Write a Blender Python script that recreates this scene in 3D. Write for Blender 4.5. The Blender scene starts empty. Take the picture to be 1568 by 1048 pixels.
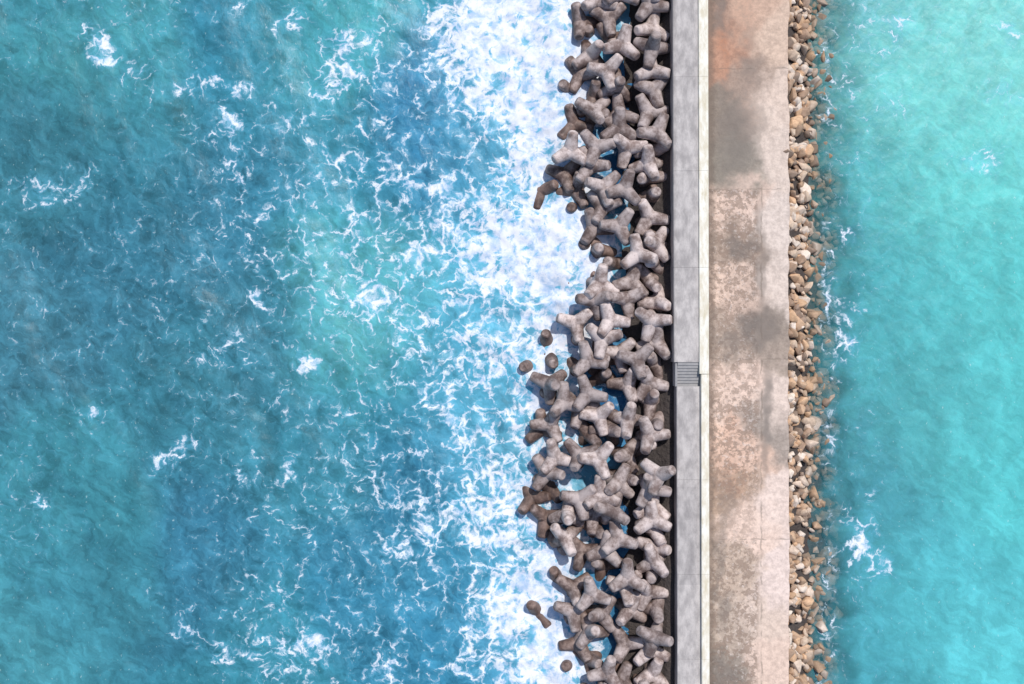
import bpy, bmesh, math, random
import numpy as np
from mathutils import Vector, Matrix, Quaternion
random.seed(7); rng=np.random.default_rng(11)
scene=bpy.context.scene
K=100.0/1568; H=100.0
def WX(px,z=0.0): return (px-784)*K*(H-z)/H
def WY(py,z=0.0): return (524-py)*K*(H-z)/H
def lin(c):
    c=np.asarray(c,float)/255.0
    return np.where(c<=0.04045,c/12.92,((c+0.055)/1.055)**2.4)

# ---------------------------------------------------------------- node helper
class NT:
    def __init__(s,name):
        s.m=bpy.data.materials.new(name); s.m.use_nodes=True
        s.t=s.m.node_tree; s.t.nodes.clear()
        s.out=s.t.nodes.new('ShaderNodeOutputMaterial')
    def put(s,sock,v):
        if isinstance(v,bpy.types.NodeSocket): s.t.links.new(v,sock)
        elif v is not None:
            if sock.type=='RGBA' and hasattr(v,'__len__') and len(v)==3: v=(*v,1)
            sock.default_value=v
    def math(s,op,a,b=None,c=None,clamp=False):
        n=s.t.nodes.new('ShaderNodeMath'); n.operation=op; n.use_clamp=clamp
        for i,v in enumerate((a,b,c)):
            if v is not None: s.put(n.inputs[i],v)
        return n.outputs[0]
    def vm(s,op,a,b=None,scale=None):
        n=s.t.nodes.new('ShaderNodeVectorMath'); n.operation=op
        s.put(n.inputs[0],a)
        if b is not None: s.put(n.inputs[1],b)
        if scale is not None: s.put(n.inputs['Scale'],scale)
        return n.outputs[0]
    def noise(s,vec,scale,detail=4,rough=0.55,out='Fac',dist=0):
        n=s.t.nodes.new('ShaderNodeTexNoise'); s.put(n.inputs['Vector'],vec)
        n.inputs['Scale'].default_value=scale; n.inputs['Detail'].default_value=detail
        n.inputs['Roughness'].default_value=rough; n.inputs['Distortion'].default_value=dist
        return n.outputs[out]
    def vor(s,vec,scale,feature='DISTANCE_TO_EDGE',out='Distance'):
        n=s.t.nodes.new('ShaderNodeTexVoronoi'); n.voronoi_dimensions='2D'; n.feature=feature; s.put(n.inputs['Vector'],vec)
        n.inputs['Scale'].default_value=scale
        return n.outputs[out]
    def ss(s,v,a,b,t0=0.0,t1=1.0,lin=False):
        n=s.t.nodes.new('ShaderNodeMapRange'); n.interpolation_type='LINEAR' if lin else 'SMOOTHSTEP'
        s.put(n.inputs['Value'],v); s.put(n.inputs['From Min'],a); s.put(n.inputs['From Max'],b)
        s.put(n.inputs['To Min'],t0); s.put(n.inputs['To Max'],t1)
        return n.outputs['Result']
    def mix(s,f,a,b,mode='MIX'):
        n=s.t.nodes.new('ShaderNodeMix'); n.data_type='RGBA'; n.blend_type=mode
        s.put(n.inputs[0],f); s.put(n.inputs[6],a); s.put(n.inputs[7],b)
        return n.outputs[2]
    def attr(s,name,out='Fac'):
        n=s.t.nodes.new('ShaderNodeAttribute'); n.attribute_name=name
        return n.outputs[out]
    def pos(s):
        n=s.t.nodes.new('ShaderNodeNewGeometry'); return n.outputs['Position']
    def sep(s,v):
        n=s.t.nodes.new('ShaderNodeSeparateXYZ'); s.put(n.inputs[0],v); return n.outputs
    def obj(s):
        n=s.t.nodes.new('ShaderNodeTexCoord'); return n.outputs['Object']
    def bump(s,h,strength,dist):
        n=s.t.nodes.new('ShaderNodeBump'); n.inputs['Strength'].default_value=strength
        n.inputs['Distance'].default_value=dist; s.put(n.inputs['Height'],h); return n.outputs[0]
    def bsdf(s,col,rough=0.8,normal=None,spec=0.3,alpha=None):
        n=s.t.nodes.new('ShaderNodeBsdfPrincipled'); s.put(n.inputs['Base Color'],col)
        s.put(n.inputs['Roughness'],rough); s.put(n.inputs['Specular IOR Level'],spec)
        if normal is not None: s.put(n.inputs['Normal'],normal)
        if alpha is not None: s.put(n.inputs['Alpha'],alpha)
        s.t.links.new(n.outputs[0],s.out.inputs[0]); return s.m

def new_obj(name,mesh,mat=None,parent=None):
    o=bpy.data.objects.new(name,mesh); scene.collection.objects.link(o)
    if mat: mesh.materials.append(mat)
    if parent: o.parent=parent
    return o
def empty(name):
    o=bpy.data.objects.new(name,None); scene.collection.objects.link(o); return o

def grid_mesh(name,xs,ys,zfun):
    X,Y=np.meshgrid(xs,ys); nx,ny=len(xs),len(ys)
    Z=zfun(X,Y)
    co=np.stack([X,Y,Z],-1).reshape(-1,3)
    i=np.arange((ny-1)*(nx-1)); r=i//(nx-1); c=i%(nx-1); a=r*nx+c
    f=np.stack([a,a+1,a+nx+1,a+nx],-1).astype(np.int32)
    me=bpy.data.meshes.new(name)
    me.vertices.add(len(co)); me.vertices.foreach_set('co',co.ravel())
    me.loops.add(f.size); me.loops.foreach_set('vertex_index',f.ravel())
    me.polygons.add(len(f)); me.polygons.foreach_set('loop_start',np.arange(len(f))*4)
    me.polygons.foreach_set('loop_total',np.full(len(f),4))
    me.polygons.foreach_set('use_smooth',np.ones(len(f),bool))
    me.update(); me.validate()
    return me,X,Y
def add_col(me,name,rgb):
    a=me.color_attributes.new(name,'FLOAT_COLOR','POINT')
    d=np.ones((rgb.reshape(-1,3).shape[0],4),np.float32); d[:,:3]=rgb.reshape(-1,3)
    a.data.foreach_set('color',d.ravel())
def add_f(me,name,v):
    a=me.attributes.new(name,'FLOAT','POINT'); a.data.foreach_set('value',v.ravel().astype(np.float32))

def vnoise(X,Y,scale,seed=0,octs=4):
    out=np.zeros_like(X); amp=1; tot=0
    for o in range(octs):
        x=X*scale+seed*17.3+o*31.7; y=Y*scale+seed*9.1+o*11.9
        xi=np.floor(x).astype(np.int64); yi=np.floor(y).astype(np.int64)
        fx=x-xi; fy=y-yi; fx=fx*fx*(3-2*fx); fy=fy*fy*(3-2*fy)
        def h(a,b):
            n=(a*374761393+b*668265263+seed*1274126177)&0x7fffffff
            n=((n^(n>>13))*1274126177)&0x7fffffff
            return ((n^(n>>16))&0xffff)/65535.0
        v=(h(xi,yi)*(1-fx)+h(xi+1,yi)*fx)*(1-fy)+(h(xi,yi+1)*(1-fx)+h(xi+1,yi+1)*fx)*fy
        out+=v*amp; tot+=amp; amp*=0.5; scale*=2.03
    return out/tot
def rbf(PX,PY,pts,sig):
    num=np.zeros(PX.shape+(3,)); den=np.zeros(PX.shape)+1e-9
    for (x,y,c) in pts:
        d2=((PX-x)**2+(PY-y)**2)
        w=np.exp(-d2/(2*sig*sig))+1e-4/(1+d2/sig**2)
        num+=w[...,None]*lin(c); den+=w
    return num/den[...,None]

# ---------------------------------------------------------------- sea
def axis(lo,hi,step,far):
    core=np.arange(lo,hi+1e-6,step); ext=[]; s=step; p=hi
    while p<far:
        s*=1.35; p+=s; ext.append(p)
    ext=np.array(ext); low=lo-(ext-hi)
    return np.concatenate([low[::-1],core,ext])
xs=axis(-54,54,0.2,2500); ys=axis(-38,38,0.2,2500)
sea_pts=[(0,0,(62,150,165)),(100,60,(72,165,175)),(60,250,(60,135,152)),(200,400,(56,126,148)),(0,550,(66,136,156)),
(100,750,(64,150,165)),(0,1000,(75,165,180)),(300,600,(58,134,152)),(350,300,(54,130,156)),(400,100,(55,145,172)),
(480,90,(78,182,190)),(300,880,(56,130,158)),(500,700,(60,145,165)),(650,730,(46,118,152)),(640,210,(48,128,170)),
(540,400,(80,182,192)),(570,480,(105,205,205)),(590,540,(75,180,190)),(700,470,(84,184,212)),(700,950,(56,145,182)),(520,250,(62,155,178)),
(640,600,(54,142,172)),(400,1000,(60,150,170)),(600,920,(56,140,172)),(750,600,(88,188,218)),(840,150,(120,200,230)),
(840,450,(115,198,228)),(840,700,(110,196,226)),(840,950,(110,195,228)),(960,200,(35,105,165)),(960,600,(35,105,165)),(960,900,(35,105,165)),
(200,150,(66,155,168)),(220,250,(56,135,155)),(420,480,(58,132,153)),(740,760,(78,178,212)),(150,900,(66,152,170)),(740,250,(85,180,215)),
(1290,0,(75,175,182)),(1290,250,(66,168,175)),(1290,450,(62,158,170)),(1290,650,(64,150,162)),(1300,800,(66,155,170)),(1300,1000,(68,165,180)),
(1400,100,(104,214,210)),(1550,50,(112,220,216)),(1450,300,(95,210,208)),(1550,450,(84,202,204)),(1400,600,(80,186,192)),(1550,700,(82,200,205)),
(1450,900,(80,192,204)),(1550,1000,(88,205,214)),(1400,450,(76,188,194))]
def polyl(y,pts):
    a=np.array(pts,float); return np.interp(y,a[:,0],a[:,1])
foamL=[(-100,650),(0,640),(100,635),(200,695),(270,660),(340,635),(420,620),(500,665),(600,635),(680,665),(740,695),(790,615),(850,640),(920,660),(1048,688),(1150,700)]
podL=[(-200,905),(0,905),(90,880),(180,870),(260,865),(300,868),(340,893),(420,893),(500,885),(550,845),(600,838),(700,836),(780,833),(840,870),(900,870),(960,872),(1048,878),(1250,890)]
solid=[(790,30,110,60,1.0),(800,100,95,60,1),(830,170,65,55,1),(840,240,50,50,1),(750,50,60,40,.9),(835,340,80,30,1),(860,390,75,40,1),(830,430,95,40,.95),(740,380,80,35,.55),
(860,480,65,35,.8),(820,600,40,60,.35),(770,800,60,30,.4),(800,930,50,45,.6),(840,880,35,50,.7),(850,1000,50,60,.9),(770,920,50,50,.25),(700,290,60,20,.45),(640,385,30,20,.35),(700,640,60,30,.15),(740,720,30,60,.2),(700,540,50,40,.1),(790,520,50,30,.25),(810,700,30,60,.2)]
wisps=[(150,65,30,14,35,.75),(440,35,18,18,20,.6),(350,18,25,10,-20,.6),(340,130,35,10,15,.8),(350,185,25,10,30,.8),(300,140,35,12,0,.5),(520,100,30,26,70,.9),(490,160,20,14,60,.6),(590,120,30,30,40,.5),
(80,290,55,20,-10,.55),(420,325,25,20,0,.6),(568,462,36,24,40,.95),(540,435,25,10,60,.6),(385,465,18,10,50,.7),(450,410,20,14,80,.5),(470,552,20,12,-10,.8),(505,570,12,12,0,.6),(340,530,45,15,-25,.5),(532,640,10,15,0,.6),
(265,695,32,12,-40,.7),(155,640,14,8,-30,.6),(450,712,10,20,10,.55),(430,745,10,14,20,.6),(368,735,14,18,60,.65),(610,270,40,20,50,.75),(545,335,24,20,60,.7),(595,420,15,12,60,.4),(470,985,50,14,5,.85),(505,975,20,12,0,.6),(350,1000,35,9,5,.75),
(290,955,20,22,30,.6),(590,1025,30,22,40,.85),(620,840,35,20,10,.65),(640,820,20,14,0,.5),(50,465,25,12,30,.45),(235,412,10,8,-40,.55),(205,430,20,6,-40,.45),(640,685,25,15,60,.5),(570,200,25,18,30,.6),(525,250,30,14,10,.7),(480,215,20,12,10,.5),(480,270,20,12,60,.5),
(60,770,15,8,0,.5),(475,830,10,18,0,.45),(395,800,10,20,0,.45),(440,190,30,12,0,.6),(395,240,20,20,0,.45),(210,115,20,12,0,.45),(500,80,22,20,0,.5),(560,60,30,24,30,.5),(640,100,30,30,0,.5),(660,170,30,25,30,.5),(600,310,30,15,60,.5),(560,780,12,25,0,.35),(240,910,14,20,0,.35),(600,210,40,20,20,.4),(370,270,20,25,0,.4),(545,900,20,12,0,.35),(575,960,20,20,0,.4),
(1297,515,15,34,0,.85),(1285,570,8,20,0,.5),(1312,835,16,40,-10,.85),(1340,870,25,14,50,.6),(1292,365,10,16,0,.5),(1372,35,12,16,0,.55),(1350,78,10,12,0,.5),(1295,60,16,20,0,.4),(1260,60,14,60,0,.5),(1545,40,30,20,0,.35),(1380,170,25,15,0,.35),(1500,240,40,15,0,.35),(1330,770,10,20,0,.5),(1540,140,30,15,0,.35)]
surge=[(862,60,34,80,.7),(855,170,28,70,.6),(872,400,40,75,1.0),(880,480,30,40,.6),(862,1000,24,50,.4)]
def seaZ(X,Y):
    fade=np.exp(-(np.maximum(np.abs(X)-60,0)/60)**2)*np.exp(-(np.maximum(np.abs(Y)-45,0)/60)**2)
    L=1/(1+np.exp((X-8)/4))
    a=vnoise(X+0.3*Y,Y*0.55,0.16,3,3)-0.5
    b=vnoise(X,Y,0.7,5,3)-0.5
    PX=X/K+784; PY=524-Y/K
    near=np.clip((PX-650)/150,0,1)*(PX<1035)
    z=fade*(L*(a*1.0+b*0.2)+(1-L)*(1-near)*b*0.08+near*(b*0.5))-0.1
    for (x,y,rx,ry,a_) in surge:
        z=z+a_*np.exp(-((PX-x)/rx)**2-((PY-y)/ry)**2)*(.7+.6*vnoise(X,Y,.5,8,3))
    return z
me,X,Y=grid_mesh('sea_water',xs,ys,seaZ)
PX=X/K+784; PY=524-Y/K
wx=(vnoise(X,Y,0.12,11,4)-.5)*120; wy=(vnoise(X,Y,0.12,12,4)-.5)*120
cx=np.clip(PX,0,1568); cy=np.clip(PY,0,1048)
lcol=rbf(np.minimum(cx+wx,1000),cy+wy,[p for p in sea_pts if p[0]<1100],56)*np.array([.86,.70,.69])
rcol=rbf(np.maximum(cx+wx*.5,1250),cy+wy,[p for p in sea_pts if p[0]>1100],75)*np.array([1.12,.84,.80])
col=np.where((PX>1100)[...,None],rcol,lcol)
add_col(me,'deep',col)
PXw=PX+(vnoise(X,Y,0.25,21,4)-.5)*80; PYw=PY+(vnoise(X,Y,0.25,22,4)-.5)*80
fl=polyl(PYw,foamL); pl=polyl(PY,podL)
t=np.clip((PXw-fl+25)/(pl-fl+25),0,1)
D=np.where(PXw>fl-40,np.clip((PXw-fl+40)/75,0,1)*(0.70+0.12*t),0)
hole=lambda x,y,rx,ry:np.exp(-((PXw-x)/rx)**2-((PYw-y)/ry)**2)
for (x,y,rx,ry,a) in solid:
    D+=a*0.6*np.exp(-(((PXw-x)/rx)**2+((PYw-y)/ry)**2)**1.1)
D+=0.22*np.exp(-((PXw-pl)/34)**2)
for (x,y,rx,ry,a) in [(760,110,25,18,.5),(740,270,30,15,.4),(755,600,30,14,.4),(800,375,20,10,.3),(770,480,40,20,.2),(740,850,40,15,.35),(700,900,30,40,.3),(720,230,40,20,.3),(690,450,25,20,.25),(700,600,20,20,.25),(780,680,25,25,.3),(780,650,20,14,.3)]:
    D-=a*hole(x,y,rx,ry)
D=np.where(PX>pl+40,D*np.clip(1-(PX-pl-40)/60,0.35,1),D)
for (x,y,rx,ry,a) in surge:
    D+=.5*a*np.exp(-((PX-x)/(rx*1.2))**2-((PY-y)/ry)**2)
D=np.where(PX>1100,0,D)
PX2=PX+(vnoise(X,Y,0.5,31,3)-.5)*44; PY2=PY+(vnoise(X,Y,0.5,32,3)-.5)*44
for (x,y,l,w,ang,a) in wisps:
    c,s=math.cos(math.radians(ang)),math.sin(math.radians(ang))
    dx=PX2-x; dy=PY2-y; u=(dx*c+dy*s)/(l*1.5); v=(-dx*s+dy*c)/(w*1.55)
    D=np.maximum(D,(a*.78+.24)*np.exp(-(u*u+v*v)*.7))
bg=np.where(PX<1100,0.26+0.16*np.clip((PX-150)/400,0,1),0.14+0.18*np.exp(-((PX-1290)/70)**2)+0.12*np.clip(1-PY/400,0,1))
bg=bg+0.26*(vnoise(X,Y,0.08,43,3)-.5)*2*(PX<1100)
bg=bg-.04*np.exp(-((PY-800)/220)**2)*(PX<610)
D=np.maximum(D,bg)
D=np.where(PX>1205,np.maximum(D,0.52*np.exp(-((PX-1268)/26)**2)*(0.35+1.1*vnoise(X,Y,0.15,44,3))),D)
D=np.clip(D,0,1.4)
add_f(me,'foam',D)
shal=np.where(PX>1100,np.clip((1322-PX+(vnoise(X,Y,0.5,51,3)-.5)*60)/72,0,1),0)
add_f(me,'shallow',shal)

n=NT('sea_water_mat'); p=n.pos()
w1=n.vm('SCALE',n.vm('SUBTRACT',n.noise(p,0.33,3,.5,'Color'),(.5,.5,.5)),scale=3.2)
w2=n.vm('SCALE',n.vm('SUBTRACT',n.noise(p,1.6,3,.6,'Color'),(.5,.5,.5)),scale=.95)
q=n.vm('ADD',n.vm('ADD',p,w1),w2); q=n.vm('MULTIPLY',q,(1,1,0))
e1=n.vor(q,0.45); e2=n.vor(q,1.0); e3=n.vor(q,2.2)
P1=n.math('SUBTRACT',1.0,n.math('MULTIPLY',e1,2.3)); P2=n.math('SUBTRACT',1.0,n.math('MULTIPLY',e2,2.3)); P3=n.math('SUBTRACT',1.0,n.math('MULTIPLY',e3,2.2))
fb=n.noise(q,1.05,6,.62); rid=n.math('SUBTRACT',1.0,n.math('MULTIPLY',n.math('ABSOLUTE',n.math('SUBTRACT',fb,.5)),6.0))
P=n.math('ADD',n.math('ADD',n.math('MULTIPLY',P1,.30),n.math('MULTIPLY',P2,.31)),n.math('ADD',n.math('MULTIPLY',P3,.13),n.math('MULTIPLY',rid,.26)))
Da=n.attr('foam'); nn=n.ss(n.noise(p,0.42,4,.6),0.33,0.67)
D2=n.math('MULTIPLY',Da,n.math('ADD',0.74,n.math('MULTIPLY',nn,.50)))
th=n.math('SUBTRACT',1.04,n.math('MULTIPLY',D2,.66))
wid=n.ss(D2,.5,1.0,.30,.44)
foam=n.ss(P,th,n.math('ADD',th,wid))
halo=n.ss(P,n.math('SUBTRACT',th,.4),n.math('ADD',th,.12))
fine=n.noise(q,5.0,5,.7)
foam=n.math('MULTIPLY',foam,n.ss(n.math('ADD',fine,n.math('MULTIPLY',D2,.18)),.32,.64,.6,1.0))
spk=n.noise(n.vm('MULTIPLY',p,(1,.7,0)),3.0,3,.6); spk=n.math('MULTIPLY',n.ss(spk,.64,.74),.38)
var=n.noise(n.vm('MULTIPLY',q,(.9,.5,0)),0.5,6,.62)
rot=n.t.nodes.new('ShaderNodeVectorRotate'); rot.rotation_type='Z_AXIS'; rot.inputs['Angle'].default_value=math.radians(35); n.put(rot.inputs['Vector'],q)
var3=n.noise(n.vm('MULTIPLY',rot.outputs[0],(.35,1.2,0)),1.1,6,.68)
var2=n.noise(n.vm('MULTIPLY',p,(1,1,0)),0.12,4,.6)
base=n.attr('deep','Color')
m1=n.math('MULTIPLY',n.math('MULTIPLY',n.ss(var,.3,.7,.78,1.22),n.ss(var3,.3,.7,.78,1.22)),n.ss(var2,.3,.7,.87,1.13))
left=n.ss(n.sep(p)[0],16,18,1,0)
m1=n.math('ADD',1.0,n.math('MULTIPLY',n.math('SUBTRACT',m1,1.0),n.ss(left,0,1,.6,1.0)))
cc=n.t.nodes.new('ShaderNodeCombineXYZ')
for i in range(3): n.put(cc.inputs[i],m1)
base=n.vm('MULTIPLY',base,cc.outputs[0])
base=n.mix(n.math('MULTIPLY',n.math('MULTIPLY',halo,D2),.55),base,tuple(lin((98,184,214))))
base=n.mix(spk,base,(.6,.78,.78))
fcol=n.mix(n.ss(n.math('ADD',n.noise(p,0.7,6,.66),n.math('MULTIPLY',n.math('SUBTRACT',P,.6),.45)),.32,.66),tuple(lin((178,202,230))),tuple(lin((236,239,246))))
colr=n.mix(foam,base,fcol)
nor=n.bump(n.noise(n.vm('MULTIPLY',p,(1,.7,1)),1.0,5,.6),.35,.3)
sh=n.attr('shallow')
alpha=n.math('SUBTRACT',1.0,n.math('MULTIPLY',n.math('MULTIPLY',sh,.8),n.math('SUBTRACT',1.0,foam)))
n.bsdf(colr,n.ss(foam,0,1,.4,.9),nor,.2,alpha)
sea=new_obj('sea_water',me,n.m)

# ---------------------------------------------------------------- seabed
n=NT('seabed_mat'); n.bsdf(n.mix(n.noise(n.pos(),.3,5),(.05,.12,.13),(.09,.2,.2)),.9)
me,_,_=grid_mesh('seabed',axis(-54,54,6,2500),axis(-38,38,6,2500),lambda X,Y:-6+vnoise(X,Y,.05,2,3))
new_obj('seabed',me,n.m)

# ---------------------------------------------------------------- breakwater base mound
ZR=2.0; ZW_HI=3.5; ZW_LO=3.2
wallL_x=WX(1030.5,ZW_HI)
YE=62.0
xr=WX(1208,ZR); xw=WX(1246,0)
n=NT('rubble_mat'); n.bsdf(n.mix(n.noise(n.pos(),1.5,6,.7),(.03,.026,.026),(.12,.098,.088)),.9,n.bump(n.noise(n.pos(),3,6),.8,.3))
def moundZ(X,Y):
    a=np.interp(X,[0,3,8.5,wallL_x-3,wallL_x-.8,wallL_x,xr-.5,xr,xw,xw+2.6,xw+6,xw+11],[-6.5,-4.2,-.9,.2,1.0,1.7,0.9,1.1,-.4,-1.3,-3.0,-7])
    return a+(vnoise(X,Y,.6,61,3)-.5)*.7
me,_,_=grid_mesh('rubble_mound',np.arange(0,xr+14,.4),np.arange(-YE,YE+.1,.5),moundZ)
new_obj('rubble_mound',me,n.m)

# ---------------------------------------------------------------- road deck
road_pts=[(1150,20,(200,168,150)),(1112,80,(184,142,122)),(1100,30,(162,134,121)),(1125,180,(148,134,124)),(1130,250,(150,140,130)),(1165,170,(216,195,183)),(1150,120,(168,146,134)),(1190,60,(210,183,166)),(1192,150,(216,193,180)),(1192,230,(216,196,185)),
(1190,350,(218,200,191)),(1130,310,(222,194,180)),(1140,375,(165,145,133)),(1120,430,(218,190,175)),(1145,460,(200,173,159)),(1165,500,(148,134,125)),(1175,530,(170,152,141)),(1190,440,(218,199,189)),(1192,620,(224,202,191)),(1130,590,(226,198,184)),(1120,520,(176,156,144)),(1173,640,(164,150,142)),
(1130,690,(222,188,170)),(1118,750,(186,159,141)),(1180,780,(228,205,195)),(1150,800,(228,200,186)),(1118,880,(196,173,158)),(1192,900,(228,206,198)),(1160,940,(217,194,181)),(1118,960,(190,170,157)),(1110,1030,(150,137,128)),(1180,1010,(222,195,181))]
def roadx(Y):
    return xr+(vnoise(Y*0+3.3,Y,.8,71,4)-.5)*.4
xl=WX(1083,ZR)
us=np.linspace(0,1,90); ysr=np.arange(-YE,YE+.01,.12)
me,U,Y=grid_mesh('road_deck',us,ysr,lambda X,Y:X*0)
Xr=xl+U*(roadx(Y)-xl)
Z=ZR+(vnoise(Xr,Y,1.5,72,4)-.5)*.05
co=np.stack([Xr,Y,Z],-1).reshape(-1,3); me.vertices.foreach_set('co',co.ravel()); me.update()
PXr=Xr*H/(H-ZR)/K+784; PYr=524-Y*H/(H-ZR)/K
wpx=PXr+(vnoise(Xr,Y,.8,73,5)-.5)*34; wpy=PYr+(vnoise(Xr,Y,.8,74,5)-.5)*55
add_col(me,'tone',np.minimum(rbf(wpx,np.clip(wpy,0,1048),road_pts,17)*np.array([1.05,1.09,1.07]),.88))
er=np.clip((1163-wpx*.3-PXr*.7)/5,0,1)*np.clip((PYr-288)/4,0,1)
er*=np.clip(0.5+0.65*(np.sin(PYr/47.)*.5+.5)+.3*(PYr>830)+.3*(PYr<560),0,1)
add_f(me,'wear',er)
dk=np.zeros_like(PXr)
for (x,y,rx,ry,a) in [(1125,210,34,75,.85),(1172,625,9,60,1),(1160,500,28,35,1),(1140,375,22,18,1),(1168,420,8,60,.8),(1105,1035,22,22,1),(1100,10,10,50,.9),(1120,530,24,12,.7),(1100,860,8,80,.8),(1170,700,8,30,.8),(1150,110,14,30,.7),(1112,760,14,40,.6),(1166,330,7,40,.6),(1105,930,10,40,.8),(1150,55,10,20,.5),(1160,200,6,60,.5)]:
    dk=np.maximum(dk,a*np.exp(-((wpx-x)/rx)**4-((wpy-y)/ry)**4))
add_f(me,'stain',dk)
rust=.75*np.exp(-((wpx-1108)/9)**2-((wpy-75)/38)**2)+.4*np.exp(-((wpx-1112)/8)**2-((wpy-130)/16)**2)+.45*np.exp(-((wpx-1120)/25)**2-((wpy-735)/35)**2)
rust=rust+.3*np.exp(-((wpx-1140)/20)**2-((wpy-25)/50)**2)+.3*np.exp(-((wpx-1120)/14)**2-((wpy-660)/20)**2)+.3*np.exp(-((wpx-1145)/14)**2-((wpy-160)/30)**2)
add_f(me,'rust',rust)
n=NT('road_concrete_mat'); p=n.pos(); s=n.sep(p)
base=n.attr('tone','Color')
f1=n.noise(p,2.2,8,.7); f2=n.noise(p,7,5,.7)
base=n.mix(1.0,base,n.mix(n.ss(f1,.3,.7),(.76,.745,.74),(1.1,1.09,1.08)),'MULTIPLY')
wr=n.attr('wear')
spots=n.ss(n.noise(p,1.7,9,.74),.485,.53)
base=n.mix(n.math('MULTIPLY',n.math('MULTIPLY',spots,wr),.7),base,(.29,.21,.165))
pale=n.ss(n.noise(p,2.6,6,.7),.56,.64)
base=n.mix(n.math('MULTIPLY',n.math('MULTIPLY',pale,wr),.45),base,(.80,.70,.64))
base=n.mix(n.math('MULTIPLY',n.attr('rust'),n.ss(f1,.40,.56,0,.7)),base,(.44,.19,.105))
st=n.attr('stain'); stn=n.math('MULTIPLY',st,n.ss(n.noise(p,1.1,7,.7),.25,.6,.35,1))
base=n.mix(n.math('MULTIPLY',stn,.75),base,(.20,.172,.153))
grit=n.ss(f2,.60,.72); base=n.mix(n.math('MULTIPLY',grit,.25),base,(.2,.16,.13))
jn=None
wob=n.math('MULTIPLY',n.math('SUBTRACT',n.noise(p,1.1,4),.5),.35)
for py in (-60,105,290,550,690,826,1110):
    y0=WY(py,ZR)
    d=n.math('ABSOLUTE',n.math('ADD',n.math('SUBTRACT',s[1],y0),wob))
    v=n.ss(d,.02,.08,1,0); jn=v if jn is None else n.math('MAXIMUM',jn,v)
d=n.math('ABSOLUTE',n.math('ADD',n.math('SUBTRACT',s[0],WX(1166,ZR)),n.math('MULTIPLY',wob,1.6))); v=n.math('MULTIPLY',n.ss(d,.03,.12,1,0),n.ss(s[1],WY(290,ZR),WY(284,ZR),1,0))
jn=n.math('MAXIMUM',jn,v)
jn=n.math('MULTIPLY',jn,n.ss(n.noise(p,.8,4),.40,.58))
base=n.mix(n.math('MULTIPLY',jn,.5),base,(.2,.16,.13))
gut=n.ss(n.math('ADD',s[0],n.math('MULTIPLY',n.noise(p,1.2,6,.7),-1.1)),WX(1087,ZR)-.45,WX(1096,ZR)-.35,1,0)
base=n.mix(n.math('MULTIPLY',gut,.65),base,(.16,.125,.105))
hg=n.math('SUBTRACT',f1,n.math('MULTIPLY',n.math('MULTIPLY',spots,wr),.4))
n.bsdf(base,.9,n.bump(hg,.5,.12),.2)
road=new_obj('concrete_road_deck',me,n.m)
bm=bmesh.new()
prev=None
for y in ysr[::2]:
    x=float(roadx(np.array([y]))[0])
    a=bm.verts.new((x-.01,y,ZR+.02)); b=bm.verts.new((x+.02,y,ZR-.45)); c=bm.verts.new((x-.5,y,ZR-1.9))
    if prev:
        bm.faces.new((prev[0],prev[1],b,a)); bm.faces.new((prev[1],prev[2],c,b))
    prev=(a,b,c)
bmesh.ops.recalc_face_normals(bm,faces=bm.faces)
em=bpy.data.meshes.new('deck_edge'); bm.to_mesh(em); bm.free()
n=NT('deck_edge_mat'); n.bsdf(n.mix(n.noise(n.pos(),2,6,.7),(.22,.17,.14),(.5,.38,.31)),.9)
new_obj('deck_edge',em,n.m,road)

# ---------------------------------------------------------------- sea wall
n=NT('wall_concrete_mat'); p=n.pos(); s=n.sep(p)
c1=n.noise(n.vm('MULTIPLY',p,(1.3,.6,1)),1.2,8,.65); c2=n.noise(p,9,5,.7)
base=n.mix(n.ss(c1,.3,.7),tuple(lin((162,157,156))),tuple(lin((204,198,195))))
base=n.mix(n.math('MULTIPLY',n.ss(c2,.52,.7),.28),base,(.25,.23,.22))
pn=n.math('FLOOR',n.math('MULTIPLY',n.math('ADD',s[1],60),.108))
wn=n.t.nodes.new('ShaderNodeTexWhiteNoise'); wn.noise_dimensions='1D'; n.put(wn.inputs['W'],pn)
base=n.mix(1.0,base,n.mix(wn.outputs[0],(.88,.88,.88),(1.04,1.04,1.03)),'MULTIPLY')
edge=n.math('MULTIPLY',n.ss(n.math('ADD',s[0],n.math('MULTIPLY',c1,.5)),wallL_x+.3,wallL_x+.75,1,0),.3)
base=n.mix(edge,base,(.2,.18,.17))
n.bsdf(base,.85,n.bump(c2,.3,.05),.2); wall_mat=n.m
n=NT('coping_mat'); p=n.pos()
base=n.mix(n.ss(n.noise(n.vm('MULTIPLY',p,(1,.35,1)),2.0,7,.7),.35,.65),tuple(lin((218,209,188))),tuple(lin((242,239,228))))
base=n.mix(n.math('MULTIPLY',n.ss(n.noise(n.vm('MULTIPLY',p,(1,.2,1)),2.6,6,.7),.56,.66),.45),base,(.55,.48,.30))
n.bsdf(base,.85,None,.2); cope_mat=n.m
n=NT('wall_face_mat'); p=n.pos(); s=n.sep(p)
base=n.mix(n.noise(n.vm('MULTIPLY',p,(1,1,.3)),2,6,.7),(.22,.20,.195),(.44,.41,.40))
n.bsdf(base,.9); face_mat=n.m

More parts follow.
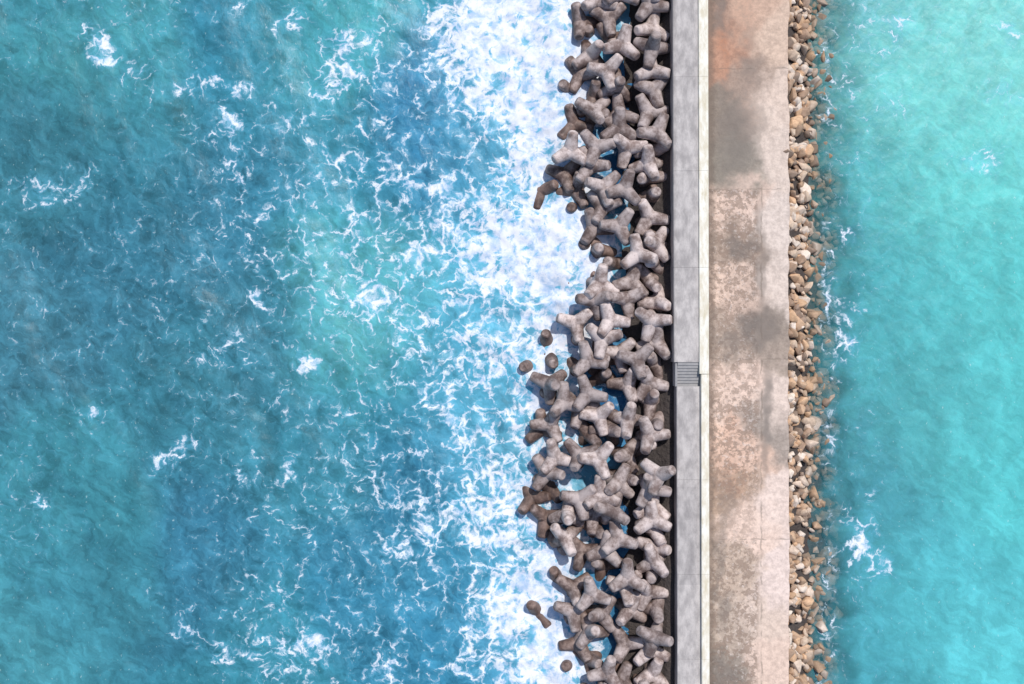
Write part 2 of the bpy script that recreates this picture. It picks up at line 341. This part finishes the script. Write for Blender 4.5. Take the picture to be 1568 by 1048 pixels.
def prism(bm,prof,y0,y1,mi=0):
    A=[bm.verts.new((x,y0,z)) for x,z in prof]; B=[bm.verts.new((x,y1,z)) for x,z in prof]
    N=len(prof); fs=[bm.faces.new(A),bm.faces.new(B[::-1])]
    for i in range(N): fs.append(bm.faces.new((A[i],B[i],B[(i+1)%N],A[(i+1)%N])))
    for f in fs: f.material_index=mi
    return fs
wall=empty('concrete_sea_wall')
def wallseg(name,y0,y1,zt,pxl0,pxl1,pxr0,pxr1):
    bm=bmesh.new()
    rows=[(y0,WX(pxl0,zt),WX(pxr0,zt)),(y1,WX(pxl1,zt),WX(pxr1,zt))]
    R=[]
    b=.06
    for y,a,c in rows:
        R.append([bm.verts.new(v) for v in ((a-.02,y,-2),(a,y,zt-b),(a+b,y,zt),(c,y,zt),(c,y,-2))])
    for i in range(5):
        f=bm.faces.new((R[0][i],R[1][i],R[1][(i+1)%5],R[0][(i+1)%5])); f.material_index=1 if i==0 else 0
    bm.faces.new(R[0]); bm.faces.new(R[1][::-1])
    bmesh.ops.recalc_face_normals(bm,faces=bm.faces)
    m=bpy.data.meshes.new(name); bm.to_mesh(m); bm.free(); m.materials.append(wall_mat); m.materials.append(face_mat)
    o=new_obj(name,m,None,wall); return o
g=.015
def PXL(py): return 1030+2*py/555 if py<572 else 1036+1.2*(py-590)/450
def PXR(py): return 1069.5+1.5*py/555 if py<572 else 1073+1.2*(py-590)/450
segs_hi=[-460,-300,-160,-30,118,262,410,555]
for i in range(len(segs_hi)-1):
    a,b=segs_hi[i+1],segs_hi[i]
    wallseg('wall_section_%d'%(i+1),WY(a,ZW_HI)+g,WY(b,ZW_HI),ZW_HI-.004*(i%2),PXL(a),PXL(b),PXR(a),PXR(b))
segs_lo=[592,735,880,1010,1150,1300,1480]
for i in range(len(segs_lo)-1):
    a,b=segs_lo[i+1],segs_lo[i]
    wallseg('wall_section_%d'%(i+20),WY(a,ZW_LO)+g,WY(b,ZW_LO),ZW_LO-.004*(i%2),PXL(a),PXL(b),PXR(a),PXR(b))
NS=8; ytop=WY(555,ZW_HI); ybot=WY(592,ZW_LO)
ZP=ZW_LO-.35
bm=bmesh.new()
for i in range(NS):
    ya=ytop+(ybot-ytop)*i/NS; yb=ytop+(ybot-ytop)*(i+1)/NS
    z=ZW_HI-(ZW_HI-ZP)*(i+1)/(NS)
    xa=WX(1037.5,3.3); xb=WX(1072,3.3)
    prism(bm,[(xa,-2),(xb,-2),(xb,z),(xa,z)],yb,ya-.002)
xa0=WX(1034,3.3)
prism(bm,[(xa0,-2),(xa0+.2,-2),(xa0+.2,3.3),(xa0,3.3)],ybot,ytop)
bmesh.ops.recalc_face_normals(bm,faces=bm.faces)
m=bpy.data.meshes.new('stairs'); bm.to_mesh(m); bm.free()
n=NT('stair_mat'); n.bsdf(n.mix(n.noise(n.pos(),3,5),(.24,.24,.245),(.42,.41,.41)),.9)
new_obj('stairs',m,n.m,wall)
bm=bmesh.new()
def cope(y0,y1,zt,pa0,pa1,pb0,pb1):
    rows=[(y0,WX(pa0,zt)+.004,WX(pb0,zt)),(y1,WX(pa1,zt)+.004,WX(pb1,zt))]; R=[]
    for y,a,c in rows:
        R.append([bm.verts.new(v) for v in ((a,y,1.5),(a,y,zt-.05),(a+.05,y,zt),(c-.08,y,zt),(c,y,zt-.06),(c+.06,y,ZR-.3),(c+.06,y,1.5))])
    for i in range(7):
        bm.faces.new((R[0][i],R[1][i],R[1][(i+1)%7],R[0][(i+1)%7]))
    bm.faces.new(R[0]); bm.faces.new(R[1][::-1])
def PXC(py): return 1084.5+2.2*np.clip(py,-300,1300)/1048
cs=[-460,-300,-160,-30,118,262,410,573]
for i in range(len(cs)-1):
    a,b=cs[i+1],cs[i]; cope(WY(a,ZW_HI)+.02,WY(b,ZW_HI),ZW_HI+.18,PXR(min(a,571)),PXR(b),PXC(a),PXC(b))
cs=[573.5,735,880,1010,1150,1300,1480]
for i in range(len(cs)-1):
    a,b=cs[i+1],cs[i]; cope(WY(a,ZW_HI)+.02,WY(b,ZW_HI),ZW_HI+.10,PXR(a)+.6,PXR(max(b,574))+.6,PXC(a),PXC(b))
bmesh.ops.recalc_face_normals(bm,faces=bm.faces)
m=bpy.data.meshes.new('parapet'); bm.to_mesh(m); bm.free()
new_obj('parapet',m,cope_mat,wall)

# ---------------------------------------------------------------- tetrapods
DIR=[Vector((0,0,1))]+[Vector((math.cos(a)*math.sqrt(8)/3,math.sin(a)*math.sqrt(8)/3,-1/3)) for a in (0,2*math.pi/3,4*math.pi/3)]
F_=.86
LEG=2.35; RB=.82; RT=.56
bm=bmesh.new()
for d in DIR:
    q=Vector((0,0,1)).rotation_difference(d).to_matrix().to_4x4()
    prof=[(-.25,RB*1.0),(.45,RB*.98),(LEG-.15,RT),(LEG,RT-.15)]
    rings=[]
    for z,r in prof:
        rings.append([bm.verts.new(q@Vector((r*math.cos(k*math.pi/16),r*math.sin(k*math.pi/16),z))) for k in range(32)])
    for a,b in zip(rings,rings[1:]):
        for k in range(32): bm.faces.new((a[k],a[(k+1)%32],b[(k+1)%32],b[k]))
    bm.faces.new(rings[0][::-1]); bm.faces.new(rings[-1])
bmesh.ops.scale(bm,vec=(F_,)*3,verts=bm.verts)
m=bpy.data.meshes.new('tp'); bm.to_mesh(m); bm.free()
tmp=new_obj('tmp',m)
r=tmp.modifiers.new('r','REMESH'); r.mode='VOXEL'; r.voxel_size=.04
r=tmp.modifiers.new('s','SMOOTH'); r.factor=.5; r.iterations=1
dg=bpy.context.evaluated_depsgraph_get()
tet=bpy.data.meshes.new_from_object(tmp.evaluated_get(dg)); tet.name='tetrapod_mesh'
bpy.data.objects.remove(tmp)
tet.polygons.foreach_set('use_smooth',np.ones(len(tet.polygons),bool))
n=NT('tetrapod_concrete_mat'); p=n.pos(); o=n.obj(); s=n.sep(p)
oi=n.t.nodes.new('ShaderNodeObjectInfo'); rnd=oi.outputs['Random']
off=n.vm('ADD',o,n.vm('SCALE',(13.,7.,5.),scale=n.math('MULTIPLY',rnd,30.)))
a1=n.noise(off,.8,6,.68); a2=n.noise(off,6,5,.7)
dry=n.mix(n.ss(a1,.35,.63),tuple(lin((132,116,111))),tuple(lin((214,202,198))))
dry=n.mix(1.0,dry,n.mix(rnd,(.60,.575,.58),(1.12,1.09,1.08)),'MULTIPLY')
dry=n.mix(n.math('MULTIPLY',n.ss(a2,.55,.72),.4),dry,(.14,.11,.10))
wet_shade=n.mix(n.ss(a1,.3,.7),tuple(lin((66,53,50))),tuple(lin((134,108,96))))
wl=n.ss(n.math('ADD',s[2],n.math('MULTIPLY',n.math('SUBTRACT',a1,.5),2.0)),.5,2.3,1,0)  # wet near the water, carried higher as painted shade between lower pods
colr=n.mix(n.math('MULTIPLY',wl,.92),dry,wet_shade)
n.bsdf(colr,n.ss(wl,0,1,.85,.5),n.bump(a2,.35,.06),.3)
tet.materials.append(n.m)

SHR=.68
ts=[0.0,.45,.95,1.4,1.88]; rads=[.9,.78,.71,.64,.57]
LOC=[];RAD=[]
for d in DIR:
    for t_,r_ in zip(ts,rads):
        LOC.append(np.array(d)*t_); RAD.append(r_)
LOC=np.array(LOC)*F_; RAD=np.array(RAD)*SHR*F_
placedC=np.zeros((0,3)); placedR=np.zeros(0); inst=[]
def baseh(x,pl):
    return np.interp(x,[pl-2,pl+1,wallL_x],[-2.6,-1.8,-0.3])
def podx(y):
    return float(WX(float(polyl(524-y/K,podL))))
def try_place(x,y,ncand,zmax,topmax=3.75,hug=False):
    global placedC,placedR
    best=None
    pl=podx(y)
    if len(placedC):
        near=(np.abs(placedC[:,0]-x)<4.6)&(np.abs(placedC[:,1]-y)<4.6)
        PC=placedC[near]; PR=placedR[near]
    else: PC=placedC;PR=placedR
    for k in range(ncand):
        u=rng.normal(size=4); u/=np.linalg.norm(u)
        if rng.random()<.5:
            qq=Quaternion((0,0,1),rng.random()*6.283)@Quaternion((1,0,0),math.pi*(rng.random()<.5))@Quaternion((rng.normal(),rng.normal(),0.01),rng.normal()*.25)
        else: qq=Quaternion(u)
        M=np.array(qq.to_matrix()); S=LOC@M.T
        xx=x+rng.normal()*.25; yy=y+rng.normal()*.25
        over=np.max(xx+S[:,0]+RAD/SHR*.95)-wallL_x
        if over>0 or hug: xx-=over
        zreq=np.max(baseh(xx+S[:,0],pl)+RAD-S[:,2])
        if len(PC):
            dx=(xx+S[:,0])[:,None]-PC[None,:,0]; dy=(yy+S[:,1])[:,None]-PC[None,:,1]
            rr=(RAD[:,None]+PR[None,:]); h2=rr*rr-dx*dx-dy*dy
            zz=np.where(h2>0,PC[None,:,2]+np.sqrt(np.maximum(h2,0))-S[:,2][:,None],-99)
            zreq=max(zreq,zz.max())
        top=zreq+np.max(S[:,2]+RAD/SHR)
        sc=zreq+.35*top
        if top>topmax: continue
        if best is None or sc<best[0]: best=(sc,xx,yy,zreq,qq,S)
    if best is None: return False
    sc,xx,yy,z,qq,S=best
    if z>zmax: return False
    inst.append((xx,yy,z,qq))
    placedC=np.vstack([placedC,S+np.array([xx,yy,z])]); placedR=np.concatenate([placedR,RAD]); return True
def zmx(x,pl,lo,hi): return float(np.interp(x,[pl,pl+3.5,wallL_x],[lo,(lo+hi)/2+.35,hi]))
y=-50.
while y<50:
    try_place(wallL_x-1.7,y,10,9,9,True); y+=2.0
y=-50.
row=0
while y<50:
    pl=podx(y)
    x=pl-.1+(row%2)*1.0
    while x<wallL_x-2.2:
        try_place(x+rng.normal()*.3,y+rng.normal()*.3,12,9); x+=2.1
    y+=1.85; row+=1
top=[(1000,35),(935,20),(950,70),(1005,95),(905,130),(960,150),(908,172),(975,190),(1012,170),(940,215),(985,240),(912,245),(925,285),(1000,295),(875,300),(930,330),(995,345),(968,350),(940,375),(985,395),(930,430),(1005,440),(940,480),(1000,490),(965,520),(935,515),(900,550),(970,565),(1010,555),(935,555),(905,590),(955,620),(850,595),(1000,600),(930,670),(995,655),(945,720),(880,730),(1005,725),(850,715),(830,755),(905,780),(960,760),(1003,775),(878,765),(950,815),(1010,845),(905,840),(950,870),(1005,880),(930,905),(985,910),(880,905),(935,950),(1000,965),(900,975),(945,1000),(980,975),(1010,1025),(970,1030),(890,1020)]
for px,py in top:
    x=WX(px,2.0); y=WY(py,2.0); try_place(x,y,24,zmx(x,podx(y),.6,2.4))
for k in range(5500):
    y=rng.uniform(-50,50); pl=podx(y); x=rng.uniform(pl,wallL_x-.6)
    h_=(k%3==0)
    if h_: x=wallL_x-rng.uniform(.6,2)
    try_place(x,y,9,zmx(x,pl,.1,2.3),3.8,h_)
loose=[(830,292,-.2),(812,560,-.4),(838,525,-.2),(815,765,0),(845,805,-.1),(855,890,-.4),(822,938,-.5)]
for px,py,z in loose:
    u=rng.normal(size=4); u/=np.linalg.norm(u)
    inst.append((WX(px),WY(py),z-.55,Quaternion(u)))
par=empty('tetrapod_breakwater')
for i,(x,y,z,qq) in enumerate(inst):
    o=bpy.data.objects.new('tetrapod_%d'%(i+1),tet); scene.collection.objects.link(o)
    o.rotation_mode='QUATERNION'; o.rotation_quaternion=qq; o.location=(x,y,z); s_=1.0+rng.normal()*.012
    o.scale=(s_,)*3; o.parent=par
print('tetrapods',len(inst))

# ---------------------------------------------------------------- riprap rocks
variants=[]
for k in range(14):
    bm=bmesh.new()
    for j in range(15):
        v=Vector(rng.normal(size=3)).normalized()*rng.uniform(.75,1.05); bm.verts.new(v)
    res=bmesh.ops.convex_hull(bm,input=bm.verts)
    junk=[e for e in res['geom_interior'] if isinstance(e,bmesh.types.BMVert)]
    if junk: bmesh.ops.delete(bm,geom=junk,context='VERTS')
    bmesh.ops.bevel(bm,geom=list(bm.edges),offset=.10,segments=1,affect='EDGES',clamp_overlap=True)
    bmesh.ops.triangulate(bm,faces=bm.faces)
    bm.verts.index_update()
    variants.append((np.array([v.co[:] for v in bm.verts]),np.array([[v.index for v in f.verts] for f in bm.faces])))
    bm.free()
VV=[];FF=[];RC=[];base_i=0
rockcols=[(212,190,170),(222,203,187),(198,168,142),(174,148,128),(210,176,145),(158,138,124),(230,216,204)]
NRK=2200
for k in range(NRK):
    y=rng.uniform(-50,50)
    t_=rng.random()
    x=xr-.1+t_*(xw-xr+2.7)
    zg=np.interp(x,[xr,xr+.7,xw-.2,xw+2.7],[1.3,1.0,-.25,-1.0])
    sz=rng.choice([.34,.5,.68,.92],p=[.24,.36,.27,.13])*rng.uniform(.85,1.15)
    v,f=variants[rng.integers(14)]
    u=rng.normal(size=4); u/=np.linalg.norm(u); M=np.array(Quaternion(u).to_matrix())
    sc=np.array([1,rng.uniform(.65,1),rng.uniform(.55,.85)])*sz
    vv=(v*sc)@M.T+np.array([x,y,zg+rng.uniform(-.2,.15)])
    VV.append(vv); FF.append(f+base_i); base_i+=len(v)
    c=lin(rockcols[rng.integers(7)])*rng.uniform(.8,1.05); RC.append(np.tile(c,(len(v),1)))
V=np.concatenate(VV);F=np.concatenate(FF);RC=np.concatenate(RC)
me=bpy.data.meshes.new('riprap'); me.vertices.add(len(V)); me.vertices.foreach_set('co',V.ravel())
me.loops.add(F.size); me.loops.foreach_set('vertex_index',F.ravel().astype(np.int32))
me.polygons.add(len(F)); me.polygons.foreach_set('loop_start',np.arange(len(F))*3); me.polygons.foreach_set('loop_total',np.full(len(F),3))
me.update(); me.validate(); add_col(me,'rock',RC)
n=NT('riprap_mat'); p=n.pos(); s=n.sep(p)
c=n.mix(1.0,n.attr('rock','Color'),n.mix(n.ss(n.noise(p,3,6,.7),.3,.7),(.78,.75,.72),(1.14,1.12,1.09)),'MULTIPLY')
wl=n.ss(n.math('ADD',s[2],n.math('MULTIPLY',n.noise(p,.7,4),.5)),.2,.75,1,0)
c=n.mix(n.math('MULTIPLY',wl,.65),c,n.mix(n.noise(p,1.2,4),(.12,.095,.068),(.27,.20,.14)))
n.bsdf(c,.85,n.bump(n.noise(p,8,4),.3,.05),.25)
new_obj('riprap_rocks',me,n.m)

# ---------------------------------------------------------------- light
EL=58; AZv=Vector((0.45,0.9,0)).normalized()
sd=Vector((AZv.x*math.cos(math.radians(EL)),AZv.y*math.cos(math.radians(EL)),math.sin(math.radians(EL))))
L=bpy.data.lights.new('sun','SUN'); L.energy=3.4; L.angle=math.radians(1.5); L.color=(1,.955,.9)
so=bpy.data.objects.new('sun',L); scene.collection.objects.link(so); so.rotation_mode='QUATERNION'
so.rotation_quaternion=sd.to_track_quat('Z','Y'); so.location=(30,60,80)
w=bpy.data.worlds.new('World'); scene.world=w; w.use_nodes=True
nt=w.node_tree; sk=nt.nodes.new('ShaderNodeTexSky'); sk.sky_type='NISHITA'; sk.sun_disc=False
sk.sun_elevation=math.radians(EL); sk.sun_rotation=math.atan2(AZv.x,AZv.y)
bg_=nt.nodes['Background']; nt.links.new(sk.outputs[0],bg_.inputs[0]); bg_.inputs[1].default_value=.115
cam=bpy.data.cameras.new('camera'); cam.lens=36; cam.sensor_width=36; cam.clip_end=6000
co_=bpy.data.objects.new('camera',cam); scene.collection.objects.link(co_); co_.location=(0,0,H); scene.camera=co_
scene.view_settings.view_transform='Standard'; scene.view_settings.look='None'; scene.view_settings.exposure=0
